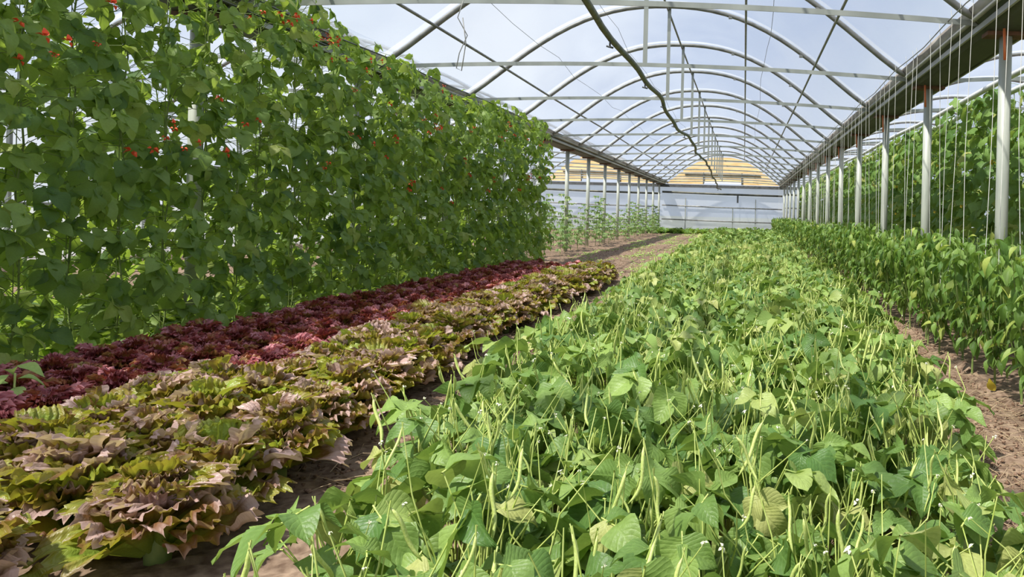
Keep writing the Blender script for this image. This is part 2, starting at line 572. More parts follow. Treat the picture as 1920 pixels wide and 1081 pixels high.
def frilled(r, nu, nv, width, base, amp, freq, curl, tipround=0.5):
    """a lettuce leaf: narrow foot, wide fan, rim thrown into ruffles of several sizes"""
    v, uv = [], []
    ph, ph2, ph3 = r.random() * 6.28, r.random() * 6.28, r.random() * 6.28
    for j in range(nv + 1):
        s = (j / nv) ** .8
        w = (base + (1 - base) * min(1, s * 1.35) ** 1.1) * width / 2
        for i in range(nu + 1):
            u = i / nu * 2 - 1
            a = u * 0.85 * (0.35 + s * .65)
            y = s * (1 - tipround * .35 * u * u * s)
            x = w * math.sin(a * 1.2) / math.sin(1.02)
            edge = max(abs(u) ** 2.5 * (0.2 + .8 * s), s ** 3.5)
            ruf = amp * edge * (math.sin(freq * .55 * u + ph + s * 3) + .75 * math.sin(freq * 1.5 * u + ph2 + 2 * s))
            ruf += amp * .8 * edge * math.sin(freq * 1.1 * s + ph3) * (.3 + abs(u))
            ruf += amp * .25 * math.sin(5 * u + ph3) * math.sin(6 * s + ph)
            ruf += .022 * edge * math.sin(38 * u + ph) + .015 * edge * math.sin(31 * s + ph2)
            y += .02 * edge * math.sin(34 * u + ph3)
            y += amp * .35 * edge * math.sin(freq * 1.5 * u + ph3 + 1)
            x += amp * .3 * edge * math.sin(freq * 1.3 * s + ph2) * (1 if u > 0 else -1)
            z = ruf - curl * s * s * s + .3 * u * u * width * (1 - s * .6)
            v.append((x, y, z))
            uv.append(((u + 1) / 2, s))
    return T(v, grid_faces(nu, nv), uv)


BAT_HI = [frilled(rt, 40, 14, .92, .42, .07, 15, rt.uniform(-.05, .28), rt.uniform(0, 1.0)) for _ in range(7)]
BAT_LO = [frilled(rt, 30, 10, .92, .42, .075, 14, rt.uniform(0, .28)) for _ in range(5)]
LOL_HI = [frilled(rt, 34, 10, .62, .35, .11, 19, .35) for _ in range(6)]
LOL_LO = [frilled(rt, 20, 7, .62, .35, .13, 16, .35) for _ in range(5)]


def pod_t(r, kind):
    pts, rad = [], []
    n = 9
    bend = (0.10, .35, .8)[kind] * r.choice((-1, 1))
    x = z = 0.0
    ang = 0.0
    for i in range(n + 1):
        s = i / n
        pts.append((x, 0.03 * math.sin(s * 7), z))
        body = .034 * min(1, s * 9 + .25) * (1 if s < .86 else max(.12, (1 - s) / .14))
        rad.append(body * (1 + .06 * math.sin(s * 40)))
        ang += bend / n * (2.4 * s if kind == 2 else 1)
        x += math.sin(ang) / n
        z -= math.cos(ang) / n
    t = tube(pts, rad, 6)
    st = tube([(0, 0, .14), (.01, 0, .06), (0, 0, 0)], .012, 4, False)
    return cat([t, st])


PODS = [pod_t(rt, k % 3) for k in range(6)]


def flower_t(r, n=5, size=1.0):
    ps = []
    for k in range(n):
        d = Vector((r.uniform(-1, 1), r.uniform(-1, 1), r.uniform(-.6, .9))).normalized()
        b = blade([(0, .4), (.4, 1), (.8, .8), (1, .2)], 2, 2, .9, .8, .6, .03, r)
        ps.append(b.moved(frame(d * .25, d, (r.uniform(-1, 1), r.uniform(-1, 1), 1), size * r.uniform(.6, 1))))
    return cat(ps)


FLOW = [flower_t(rt) for _ in range(4)]


def meshes(prefix, ts, mat):
    return [mesh_of(prefix, t, mat) for t in ts]


ME_BEAN = meshes('bean_leaf', LEAF_HI, M_BEAN)
ME_SPLIT = [(mesh_of('leaf_stalk', a, M_STEM), [(mesh_of('leaflet', b, M_BEAN), m) for b, m in kk]) for a, kk in LEAF_SPLIT]
ME_VINE = meshes('runner_leaf', VINE_HI, M_VINE)
ME_PEP = meshes('pepper_leaf', PEP_HI, M_PEP)
ME_CUC = meshes('cucumber_leaf', CUC_HI, M_CUC)
ME_BAT = meshes('batavia_leaf', BAT_HI, M_BAT)
ME_LOL = meshes('frilly_leaf', LOL_HI, M_LOL)
ME_POD = meshes('bean_pod', PODS, M_POD)
ME_RED = meshes('red_flower', FLOW, M_RED)
ME_WFL = meshes('white_flower', FLOW, M_FLW)
ME_YFL = meshes('yellow_flower', FLOW, M_YFL)


def build(root, spec, banks, single):
    """spec: dict part -> list of (index, matrix); single parts become one object per piece"""
    for part, items in spec.items():
        hi, lo, me, mat, stuff = banks[part]
        if part in single:
            for k, m in items:
                link(part, me[k % len(me)], root, m)
        elif items:
            link(part if not stuff else stuff, joined(part, [(lo[k % len(lo)], m) for k, m in items], mat), root, kind='stuff')


ORD = ['first', 'second', 'third', 'fourth', 'fifth', 'sixth', 'seventh', 'eighth', 'ninth', 'tenth', 'eleventh', 'twelfth',
       'thirteenth', 'fourteenth', 'fifteenth', 'sixteenth', 'seventeenth', 'eighteenth', 'nineteenth', 'twentieth']

# ================================================================ structure
XR, XL, XC = 1.90, -4.24, -1.17          # inner gutter edges and the ridge line
Z_EAVE, RISE = 2.57, 1.46
Y_END = 39.5
HALF = XR - XC
BAYW = 6.45


def arch_z(x, xc=XC, half=HALF, rise=RISE):
    t = min(1.0, abs((x - xc) / half))
    return Z_EAVE + rise * (1 - t ** 2.3) ** 1.35


# ---- ground
def ground_h(x, y):
    h = 0.018 * math.sin(3.1 * x + 1.3 * y) * math.sin(2.3 * y - x) + 0.012 * math.sin(9 * x + 2 * y) * math.sin(7 * y)
    if 0.85 < x < 1.5:
        h -= 0.02
    return h


xs = np.concatenate([np.linspace(-12, -4.5, 30), np.linspace(-4.4, 2.5, 150), np.linspace(2.7, 9, 26)])
ys = np.concatenate([np.linspace(-2, .5, 12), np.geomspace(.6, Y_END + 1.5, 260)])
gv = [(x, y, ground_h(x, y) + NP.normal(0, .006)) for y in ys for x in xs]
floor = link('floor', mesh_of('floor', T(gv, grid_faces(len(xs) - 1, len(ys) - 1)), M_SOIL), kind='structure')
gv = [(-160, -60, -.12), (160, -60, -.12), (160, 260, -.12), (-160, 260, -.12)]
link('ground', mesh_of('ground', T(gv, [(0, 1, 2), (0, 2, 3)]), M_FIELD, smooth=False), kind='structure')

# ---- roof film over three bays, one sheet per bay
Y0R = -3.4
arch_y = [5.96 - 2.5 * 3 + 2.5 * k for k in range(17)]      # y of every arch


def film_sheet(name, xc):
    v, nseg = [], 26
    yy = []
    for a, b in zip(arch_y[:-1], arch_y[1:]):
        yy += [a, a + (b - a) * .5]
    yy.append(arch_y[-1])
    for y in yy:
        for i in range(nseg + 1):
            x = xc - HALF + 2 * HALF * i / nseg
            sag = 0.03 if (y not in arch_y) else 0.0
            v.append((x, y, arch_z(x, xc) + .045 - sag * (1 - ((x - xc) / HALF) ** 2)))
    return link(name, mesh_of(name, T(v, grid_faces(nseg, len(yy) - 1)), M_ROOF), kind='structure')


film_sheet('ceiling', XC)
film_sheet('ceiling', XC - BAYW)
film_sheet('ceiling', XC + BAYW)

# ---- side walls of film with rails
for nm, x in (('wall_left', XC - BAYW * 1.5), ('wall_right', XC + BAYW * 1.5)):
    v = [(x, -2, 0), (x, Y_END, 0), (x, Y_END, Z_EAVE + .05), (x, -2, Z_EAVE + .05)]
    w = link(nm, mesh_of(nm, T(v, [(0, 1, 2), (0, 2, 3)], [(0, 0), (1, 0), (1, 1), (0, 1)]), M_WALLF, smooth=False), kind='structure')
    for z in (.9, 1.7, Z_EAVE):
        link('rail', mesh_of('rail', box(x + .03, 19, z, .04, 41, .05), M_GALV, smooth=False), w)
    sgn = 1 if x < 0 else -1
    for y in arch_y[1:]:
        link('stud', mesh_of('stud', box(x + .04 * sgn, y, Z_EAVE / 2, .05, .05, Z_EAVE), M_GALV, smooth=False), w)

# ---- far end wall: film below, boarded gable above
wall = link('wall_back', mesh_of('wall_back', T([(-10.9, Y_END, 0), (8.6, Y_END, 0), (8.6, Y_END, 2.4), (-10.9, Y_END, 2.4)],
            [(0, 1, 2), (0, 2, 3)], [(0, 0), (1, 0), (1, 1), (0, 1)]), M_WALLF, smooth=False), kind='structure')
for k, z in enumerate((.62, 1.35, 2.05)):
    for a, b in ((XC - BAYW * 1.5, XL - .2), (XL - .1, XR + .1), (XR + .2, 8.4)):
        link('rail', mesh_of('rail', tube([(a, Y_END - .1, z + .05), ((a + b) / 2, Y_END - .1, z - .01), (b, Y_END - .1, z - .04)], .035 if z < 2 else .06, 6),
             M_BOW if z < 2 else M_GUT), wall)
link('beam', mesh_of('beam', box(-1.2, Y_END - .06, 2.44, 19.4, .14, .15), M_DARK, smooth=False), wall)
for x in (-3.1, -.6, .6):
    link('upright', mesh_of('upright', box(x, Y_END - .07, .9 if x != -.6 else .65, .04, .05, 1.8 if x != -.6 else 1.3), M_GALV, smooth=False), wall)
link('bracket', mesh_of('bracket', box(-.35, Y_END - .14, 1.8, .09, .05, .4), M_DARK, smooth=False), wall)


def gable(xc):
    rows = [(2.55, 2.86), (2.875, 3.16), (3.175, 3.46), (3.475, 3.74), (3.755, 3.98)]
    for ri, (z0, z1) in enumerate(rows):
        segs = [(-HALF, -1.02), (-1.0, 1.0), (1.02, HALF)] if ri < 2 else [(-HALF, HALF)]
        for a, b in segs:
            n = 44
            top = []
            for i in range(n + 1):
                x = a + (b - a) * i / n
                top.append((xc + x, min(z1, arch_z(xc + x, xc) - .03)))
            if a == -1.0 and ri == 0:
                z0b = z0 + .13
            else:
                z0b = z0
            top = [p for p in top if p[1] > z0b + .01]
            if len(top) < 2:
                continue
            poly = [(top[0][0], z0b)] + top + [(top[-1][0], z0b)]
            yo = R.uniform(-.006, .006)
            link('plank', mesh_of('plank', prism(poly[::-1], Y_END - .03 + yo, Y_END + .01 + yo), M_WOOD, smooth=False), wall)
    for s in (-1, 1):
        link('gable_post', mesh_of('gable_post', box(xc + s * 1.01, Y_END - .07, 2.86, .05, .06, .62), M_DARK, smooth=False), wall)
    link('gable_rail', mesh_of('gable_rail', box(xc, Y_END - .07, 3.06, 4.0, .05, .04), M_DARK, smooth=False), wall)
    if xc == XC:
        link('gable_strip', mesh_of('gable_strip', box(xc, Y_END - .05, 2.66, 1.98, .04, .11), M_WPIPE, smooth=False), wall)


gable(XC)
gable(XC - BAYW)

# ---- gutters
def gutter(name, xc, label, ys0=-2.0):
    g = thing(name, label, 'gutter')
    h = .24
    tr = [(xc - h, Z_EAVE + .02), (xc - h, Z_EAVE + .05), (xc - h + .03, Z_EAVE + .05), (xc - .12, Z_EAVE - .05), (xc + .12, Z_EAVE - .05),
          (xc + h - .03, Z_EAVE + .05), (xc + h, Z_EAVE + .05), (xc + h, Z_EAVE + .02), (xc + .14, Z_EAVE - .075), (xc - .14, Z_EAVE - .075)]
    v = [(x, ys0, z) for x, z in tr] + [(x, Y_END, z) for x, z in tr]
    n = len(tr)
    f = []
    for i in range(n):
        j = (i + 1) % n
        f += [(i, j, j + n), (i, j + n, i + n)]
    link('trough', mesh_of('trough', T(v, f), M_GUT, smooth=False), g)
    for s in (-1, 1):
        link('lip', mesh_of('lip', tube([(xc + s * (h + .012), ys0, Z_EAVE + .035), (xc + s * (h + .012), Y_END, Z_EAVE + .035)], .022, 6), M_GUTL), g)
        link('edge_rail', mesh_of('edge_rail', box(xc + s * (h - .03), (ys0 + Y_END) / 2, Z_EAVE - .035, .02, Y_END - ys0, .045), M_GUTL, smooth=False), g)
        fs = []
        pts = []
        N = 60
        for i in range(N + 1):
            y = ys0 + (Y_END - ys0) * i / N
            w = .006 * math.sin(i * 2.1)
            pts.append([(xc + s * (h + .02), y, Z_EAVE + .05), (xc + s * (h + .07), y, Z_EAVE + .11 + w), (xc + s * (h - .02), y, Z_EAVE + .13 + w)])
        vv = [q for p in pts for q in p]
        link('film_edge', mesh_of('film_edge', T(vv, grid_faces(2, N)), M_DIRT), g)
    return g


gutter('roof_gutter', (XR + XC + BAYW - HALF) / 2, 'dirty steel roof gutter on posts above the pepper row')
gutter('roof_gutter', (XL + XC - BAYW + HALF) / 2, 'steel roof gutter on posts between the climbing beans and the left bay')

XPR = (XR + XC + BAYW - HALF) / 2
XPL = (XL + XC - BAYW + HALF) / 2

# ---- posts
def post(x, y, label, group, small=False):
    g = thing('steel_post', label, 'post', (x, y, 0), 0, 1, group)
    r = .048
    link('pole', POST_ME, g)
    link('head_plate', HEAD_ME, g)
    return g


POST_ME = mesh_of('pole', tube([(0, 0, -.1), (0, 0, 1.2), (0, 0, Z_EAVE - .10)], .05, 14), M_POST)
HEAD_ME = mesh_of('head_plate', box(0, 0, Z_EAVE - .09, .34, .15, .03), M_RUST, smooth=False)
for k, y in enumerate(arch_y[2:]):
    if 2 < y:
        i = round((y - 5.96) / 2.5)
        lab = ('pale grey steel post rising from the peppers, ' + (ORD[i] + ' from the camera in the right-hand line')) if i >= 0 else 'pale grey steel post of the right-hand line just beside the camera'
        if y < 5:
            continue
        post(XPR, y, lab, 'posts along the pepper row')
for k, y in enumerate(arch_y[2:]):
    if y < 13:
        post(XPL, y, 'grey steel post of the left gutter hidden in the climbing beans', 'posts inside the climbing beans')
    else:
        i = round((y - 5.96) / 2.5) - 3
        post(XPL, y, 'grey steel post beyond the bean wall, ' + ORD[i] + ' from its end in the left-hand line', 'posts beyond the bean wall')

# ---- arches, ties, hangers
def arch_mesh(r=.03, off=0.0):
    pts = []
    n = 30
    for i in range(n + 1):
        t = -1 + 2 * i / n
        x = t * (HALF + .02)
        pts.append((x, 0, arch_z(XC + x * .999) + off))
    return tube(pts, r, 8)


ARCH_ME = mesh_of('arch_tube', arch_mesh(.031, -.005), M_BOW)
FOOT_ME = mesh_of('foot_socket', cat([tube([(s * (HALF + .03), 0, Z_EAVE - .01), (s * (HALF - .09), 0, Z_EAVE + .12)], .04, 8) for s in (1,)]), M_RUST)
FOOTL_ME = mesh_of('foot_socket', tube([(-(HALF + .03), 0, Z_EAVE - .01), (-(HALF - .09), 0, Z_EAVE + .12)], .04, 8), M_RUST)
nb = 30
bv = []
for i in range(nb + 1):
    x = (-1 + 2 * i / nb) * HALF
    z = arch_z(XC + x) + .032
    bv += [(x, -.14, z + .006), (x, -.035, z)]
BAND_ME = mesh_of('film_highlight_band', T(bv, grid_faces(1, nb)), M_BAND)  # pale strip added along the arch to paint the highlight on the film
tp = []
for i in range(13):
    t = -1 + 2 * i / 12
    tp.append((t * (HALF - .02), .035, Z_EAVE + .005 + .10 * (1 - t * t)))
tv = []
for p in tp:
    tv += [(p[0], p[1] - .004, p[2] - .022), (p[0], p[1] + .004, p[2] - .022), (p[0], p[1] + .004, p[2] + .022), (p[0], p[1] - .004, p[2] + .022)]
TIE_ME = mesh_of('tie_strap', T(tv, grid_faces(4, 12, 0, True)), M_GALV, smooth=False)
HANG_ME = mesh_of('hanger_strap', box(0, .045, (Z_EAVE + .10 + Z_EAVE + RISE) / 2, .05, .006, RISE - .08), M_GALV, smooth=False)
CLIP_ME = mesh_of('clip', box(0, 0, 0, .05, .05, .035), M_BOW, smooth=False)
near_k = 0
for y in arch_y:
    i = round((y - 5.96) / 2.5)
    if i < -2:
        continue
    if i < 0:
        lab = 'steel roof arch overhead beside the camera'
    else:
        lab = 'curved steel roof arch of the main bay, ' + ORD[i] + ' counted from the nearest post'
    a = thing('roof_arch', lab, 'roof arch', (XC, y, 0), 0, 1, 'roof arches of the main bay')
    link('arch_tube', ARCH_ME, a)
    link('foot_socket', FOOT_ME, a)
    link('foot_socket', FOOTL_ME, a)
    link('film_highlight_band', BAND_ME, a)
    if i > 0:
        link('clip', CLIP_ME, a, Matrix.Translation((1.95, .0, arch_z(XC + 1.95) - .04)))
        link('clip', CLIP_ME, a, Matrix.Translation((.9, .0, arch_z(XC + .9) - .03)))
    if i >= -1:
        lt = 'flat grey tie strap spanning the bay, ' + ORD[max(i, 0)] + ' counted from the nearest post' if i >= 0 else 'flat grey tie strap overhead beside the camera'
        t = link('tie_strap', TIE_ME, None, Matrix.Translation((XC, y, 0)), lt, 'tie strap', 'tie straps across the main bay')
        lh = 'thin vertical hanger from ridge to tie strap, ' + ORD[max(i, 0)] + ' counted from the nearest post' if i >= 0 else 'thin vertical hanger strap overhead beside the camera'
        link('hanger_strap', HANG_ME, None, Matrix.Translation((XC, y, 0)), lh, 'hanger strap', 'hanger straps below the ridge')
# arches of the neighbouring bays
for xc, side in ((XC - BAYW, 'left'), (XC + BAYW, 'right')):
    for y in arch_y:
        if y < 0:
            continue
        a = thing('roof_arch', 'curved steel roof arch in the %s-hand neighbouring bay' % side, 'roof arch', (xc, y, 0), 0, 1, 'roof arches of the %s neighbouring bay' % side)
        link('arch_tube', ARCH_ME, a)
        link('film_highlight_band', BAND_ME, a)
        link('tie_strap', TIE_ME, None, Matrix.Translation((xc, y, 0)), 'flat grey tie strap in the %s-hand neighbouring bay' % side, 'tie strap', 'tie straps of the %s neighbouring bay' % side)

# ---- purlins running the length of the bay
for x, lab in ((XC - 2.35, 'thin steel purlin running the bay above the climbing beans'), (XC - .02, 'thin steel ridge purlin along the top of the arches'),
               (-.04, 'thin steel purlin just right of the ridge'), (XC + 2.15, 'thin steel purlin on the roof slope above the pepper side')):
    z = arch_z(x) - .05
    link('roof_purlin', mesh_of('roof_purlin', tube([(x, y, z + .008 * math.sin(k * 1.7)) for k, y in enumerate(arch_y)], .017, 6), M_BOW), None, None, lab, 'purlin', 'roof purlins')
for x, dz, lab in ((XC - 1.75, .22, 'fine wire strung along the roof left of the ridge'), (XC - .85, .16, 'fine wire strung along the roof near the ridge'),
                   (XC + 1.45, .18, 'fine wire strung along the roof above the bean bed')):
    z = arch_z(x) - dz
    link('roof_wire', mesh_of('roof_wire', tube([(x + .03 * math.sin(k), y, z + .05 * math.sin(k * 2.3)) for k, y in enumerate(np.linspace(1, Y_END, 34))], .0035, 4), M_BOW), None, None, lab, 'wire', 'wires under the roof')

# ---- irrigation hose under the ties
hp = []
for k, y in enumerate(np.linspace(1.5, 36, 90)):
    hp.append((XC + .035 * math.sin(y * .9) + .02 * math.sin(y * 2.7), y, 2.50 + .03 * math.sin(y * 1.26 + 1) - (.35 * max(0, min(1, (y - 26) / 5)))))
hose = link('irrigation_hose', mesh_of('irrigation_hose', tube(hp, .028, 8), M_HOSE), None, None,
            'dark irrigation hose hanging along the middle of the bay under the ties', 'hose')
for k in range(16):
    y = 4.6 + k * 1.9
    zz = np.interp(y, [p[1] for p in hp], [p[2] for p in hp])
    xx = np.interp(y, [p[1] for p in hp], [p[0] for p in hp])
    link('sprinkler', mesh_of('sprinkler', cat([tube([(xx, y, zz), (xx, y, zz - .07)], .008, 5), tube([(xx - .03, y, zz - .07), (xx + .03, y, zz - .085)], .009, 5)]), M_DARK), hose)
# a loop of wire dangling near the hanger
link('dangling_wire', mesh_of('dangling_wire', tube([(-2.25, 5.9, 2.66), (-2.3, 5.9, 2.5), (-2.22, 5.9, 2.36), (-2.28, 5.9, 2.22), (-2.30, 5.9, 2.1), (-2.26, 5.9, 2.08), (-2.23, 5.9, 2.3), (-2.26, 5.9, 2.5)], .004, 4), M_BOW),
     None, None, 'loose loop of dark wire dangling from the nearest tie strap', 'wire')
# trellis timber and wires above the bean wall
link('timber_beam', mesh_of('timber_beam', box(-4.15, 6.6, 2.68, .10, 2.4, .12), M_TIMBER, smooth=False), None, None, 'weathered dark timber beam above the climbing beans', 'beam')
for z in (2.42, 2.5):
    link('trellis_wire', mesh_of('trellis_wire', tube([(-3.72 + (z - 2.42), y, z - .02 * math.sin(y * 1.2) ** 2) for y in np.linspace(-1.9, 13.6, 30)], .007, 5), M_DARK), None, None,
         'dark trellis wire along the top of the climbing beans, ' + ('lower' if z < 2.45 else 'upper') + ' one', 'wire')
# white pipes beyond the right gutter
for x, z, lab in ((2.75, 2.50, 'white plastic pipe hanging beneath the gutter, beside the cucumber tops'), (2.95, 2.43, 'white plastic pipe over the cucumber vines, lower of the pair')):
    link('white_pipe', mesh_of('white_pipe', tube([(x, y, z + .015 * math.sin(y)) for y in np.linspace(2, Y_END - .5, 30)], .035, 8), M_WPIPE), None, None, lab, 'pipe')
link('string_wire', mesh_of('string_wire', tube([(1.60, y, 2.58 + .02 * math.sin(y * 2.5)) for y in np.linspace(1, Y_END - .5, 60)], .005, 5), M_BOW), None, None, 'wire beside the gutter that carries the white strings', 'wire')

# ---- strings over the peppers and orange tags on the posts
r = random.Random(5)
def gap_s(y):
    k = math.floor((y - 5.96) / 2.5)
    return 'nearer than the first right-hand post' if k < 0 else 'between the %s and %s right-hand posts' % (ORD[k], ORD[k + 1])


for k in range(64):
    y = 3.6 + k * .34 + r.uniform(-.12, .12) if k < 50 else 20.6 + (k - 50) * 1.1
    x = 1.60
    xb = x + r.uniform(-.05, .07)
    zt = 2.58 + .02 * math.sin(y * 2.5)
    link('crop_string', mesh_of('crop_string', tube([(x, y, zt + .06), (x + .01, y, zt - .02), (x + (xb - x) * .5, y + r.uniform(-.04, .04), 1.5), (xb, y + r.uniform(-.05, .05), .45)], .0022, 4, False), M_STRING),
         None, None, 'thin white string over the peppers, ' + gap_s(y), 'string', 'white strings over the peppers, ' + gap_s(y))
for k in range(8):
    y = 5.96 + 2.5 * k
    g = link('orange_tube', mesh_of('orange_tube', cat([tube([(0, 0, 0), (.01, 0, -.24)], .011, 6)]), M_ORANGE), None,
             Matrix.Translation((XPR - .10, y - .25, Z_EAVE - .10)), 'short orange plastic tube hanging by the head of the %s right-hand post' % ORD[k], 'tube', 'orange tubes on the posts')
    link('hook', mesh_of('hook', tube([(0, 0, .12), (0, 0, 0)], .004, 4), M_DARK), g)

# ================================================================ plants
# ---- bush beans
def bean_spec(r, nleaf, npod, h):
    leaf, pods, flow, tubes = [], [], [], []
    for k in range(nleaf):
        a = k * 2.4 + r.uniform(-.4, .4)
        q = math.sqrt((k + .5) / nleaf)
        rad = .19 * q * r.uniform(.8, 1.15)
        z = h * (1.0 - .45 * q * q) * r.uniform(.72, 1.05) if r.random() < .7 else h * r.uniform(.3, .75)
        p = Vector((rad * math.cos(a), rad * math.sin(a), z))
        out = Vector((math.cos(a), math.sin(a), 0))
        fwd = out + Vector((r.uniform(-.9, .9), r.uniform(-.9, .9), r.uniform(-1.1, .2)))
        nrm = Vector((r.uniform(-.8, .8), r.uniform(-.8, .8), 1)) + out * r.uniform(-.1, .5)
        leaf.append((r.randrange(99), frame(p, fwd, nrm, r.uniform(.076, .122))))
        b = Vector((rad * .15 * math.cos(a), rad * .15 * math.sin(a), z * .25))
        m = (p + b) / 2 + Vector((0, 0, .03)) - out * .02
        tubes.append(tube([b, m, p], [.0028, .0022, .0018], 4, False))
    for k in range(npod):
        a = r.uniform(0, 6.28)
        rad = r.uniform(.03, .20)
        z = h * r.uniform(.75, 1.16)
        p = Vector((rad * math.cos(a), rad * math.sin(a), z))
        tilt = Matrix.Rotation(r.uniform(-.45, .45), 4, 'X') @ Matrix.Rotation(r.uniform(-.5, .5), 4, 'Y')
        pods.append((r.randrange(99), Matrix.Translation(p) @ tilt @ Matrix.Rotation(r.uniform(0, 6.28), 4, 'Z') @ Matrix.Scale(r.uniform(.08, .15), 4)))
        b = Vector((rad * .5 * math.cos(a + .3), rad * .5 * math.sin(a + .3), h * .45))
        tubes.append(tube([b, (p + b) / 2 + Vector((r.uniform(-.02, .02), r.uniform(-.02, .02), .03)), p + Vector((0, 0, .014))], [.0024, .002, .0015], 4, False))
    for k in range(npod + 2):                              # bare flower stalks and tendrils over the canopy
        a = r.uniform(0, 6.28)
        rad = r.uniform(.02, .20)
        b = Vector((rad * math.cos(a), rad * math.sin(a), h * .55))
        p = b + Vector((r.uniform(-.12, .12), r.uniform(-.12, .12), h * r.uniform(.25, .6)))
        tubes.append(tube([b, (b + p) / 2 + Vector((r.uniform(-.05, .05), r.uniform(-.05, .05), 0)), p], [.0024, .002, .0012], 4, False))
        if r.random() < .6:
            flow.append((r.randrange(9), Matrix.Translation(p) @ Matrix.Scale(r.uniform(.005, .009), 4)))
    return {'leaf': leaf, 'pod': pods, 'flower': flow}, cat(tubes)


BB = {'leaf': (LEAF_HI, LEAF_LO, ME_BEAN, M_BEAN, 'foliage'), 'pod': (PODS, PODS, ME_POD, M_POD, 'pods'), 'flower': (FLOW, FLOW, ME_WFL, M_FLW, 'flowers')}
# shared meshes for the plants too far off to show single leaves
BV = []
for k in range(8):
    s, st = bean_spec(R, 24, (1, 2, 3, 4, 6, 9, 1, 5)[k], .42)
    BV.append([('foliage', joined('foliage', [(LEAF_LO[i % 6], m) for i, m in s['leaf']], M_BEAN)),
               ('pods', joined('pods', [(PODS[i % 6], m) for i, m in s['pod']], M_POD)),
               ('flowers', joined('flowers', [(FLOW[i % 4], m) for i, m in s['flower']], M_FLW)),
               ('stems', mesh_of('stems', st, M_STEM))])


def bed_edges(y):
    lo = np.interp(y, [.9, 1.3, 2.2, 3.6, 6, 9, 30], [-.76, -.88, -1.0, -1.12, -1.05, -1.15, -1.1])
    hi = np.interp(y, [.9, 2.5, 4, 6, 8, 12, 30], [.62, .78, .92, 1.05, 1.1, 1.1, 1.1])
    return lo + .10, hi - .12


def by_post(y):
    return 'level with the %s right-hand post' % ORD[max(0, round((y - 5.96) / 2.5))]


SIDE6 = ['beside the lettuces', 'second from the lettuce side', 'third from the lettuce side', 'third from the soil path', 'second from the soil path', 'beside the soil path']
FAR6 = ['on the left edge', 'second from the left edge', 'third from the left edge', 'third from the pepper side', 'second from the pepper side', 'on the pepper side']
total_b = 0
row = 0
y = .95
far_beans = []
while y < 31:
    lo, hi = bed_edges(y)
    n = 6
    for i in range(n):
        x = lo + (hi - lo) * (i + .5 * (row % 2) * .6) / (n - 1 + .3) + R.uniform(-.05, .05)
        yy = y + R.uniform(-.08, .08)
        h = R.uniform(.36, .46)
        if total_b < 300:
            if row < 9:
                lab = 'podded bush bean plant %s, %s row from the camera' % (SIDE6[i], ORD[row])
                g = 'bush bean plants at the front of the bed'
            elif row < 20:
                lab = 'bush bean plant %s, %s row from the camera' % (SIDE6[i], ORD[row])
                g = 'bush bean plants in the middle of the bed'
            else:
                lab = 'distant bush bean plant %s, %s' % (FAR6[i], by_post(yy))
                g = 'bush bean plants %s, %s' % (FAR6[i], by_post(yy))
            p = thing('bush_bean', lab, 'bean plant', (x, yy, 0), R.uniform(0, 6.28), 1, g)
            if row < 9:
                s, st = bean_spec(R, 22, R.choice((1, 2, 3, 4, 6, 9)), h)
                if row < 3:                                # close up: every leaflet is a piece of its own
                    for kx, mm in s.pop('leaf'):
                        st_me, lets = ME_SPLIT[kx % 7]
                        lo_ = link('leaf', st_me, p, mm)
                        for lm, lmat in lets:
                            link('leaflet', lm, lo_, lmat)
                build(p, s, BB, ('leaf', 'pod'))
                link('stems', mesh_of('stems', st, M_STEM), p, kind='stuff')
            else:
                v = R.choice(BV)
                p.scale = (1, 1, h / .42)
                for nm, me in v:
                    if nm == 'flowers' and row > 22:
                        continue
                    link(nm, me, p, kind='stuff')
            total_b += 1
        else:
            far_beans.append((x, yy, h))
    y += .31 if row < 30 else (.36 if y < 20 else .45)
    row += 1
it = []
for x, yy, h in far_beans:
    s, st = bean_spec(R, 14, 3, h)
    m0 = Matrix.Translation((x, yy, 0)) @ Matrix.Scale(1.15, 4)
    it += [(LEAF_LO[i % 6], m0 @ m) for i, m in s['leaf']]
link('far_beans', joined('far_beans', it, M_BEAN), None, None, 'dense light green bush beans filling the far end of the bed', 'beans', None, 'stuff')

# ---- lettuces
def batavia_spec(r, n, s0):
    """several whorls of broad crinkled leaves stacked up a short stalk"""
    leaf = []
    for k in range(n):
        q = (k + .5) / n                     # 0 heart, 1 outermost
        a = k * 2.399 + r.uniform(-.3, .3)
        lean = math.radians(5 + 56 * q ** 1.1 + r.uniform(-12, 12))
        out = Vector((math.cos(a), math.sin(a), 0))
        fwd = out * math.sin(lean) + Vector((0, 0, math.cos(lean)))
        nrm = -out * math.cos(lean) + Vector((0, 0, math.sin(lean))) + Vector((r.uniform(-.3, .3), r.uniform(-.3, .3), 0))
        p = out * (.015 + .02 * q) + Vector((0, 0, .02 + .125 * (1 - q) ** .8 * r.uniform(.7, 1.1)))
        leaf.append((r.randrange(99), frame(p, fwd, nrm, s0 * (.74 + .3 * q) * r.uniform(.85, 1.12))))
    return leaf


def lollo_spec(r, n, s0):
    """a low dome of many small frilled leaves"""
    leaf = []
    for k in range(n):
        q = ((k + .5) / n) ** .7
        a = k * 2.399 + r.uniform(-.3, .3)
        lean = math.radians(5 + 68 * q + r.uniform(-10, 10))
        out = Vector((math.cos(a), math.sin(a), 0))
        fwd = out * math.sin(lean) + Vector((0, 0, math.cos(lean)))
        nrm = -out * math.cos(lean) + Vector((0, 0, math.sin(lean))) + Vector((r.uniform(-.3, .3), r.uniform(-.3, .3), 0))
        p = out * (.075 * q) + Vector((0, 0, .015 + .095 * (1 - q * q)))
        leaf.append((r.randrange(99), frame(p, fwd, nrm, s0 * r.uniform(.8, 1.15))))
    return leaf


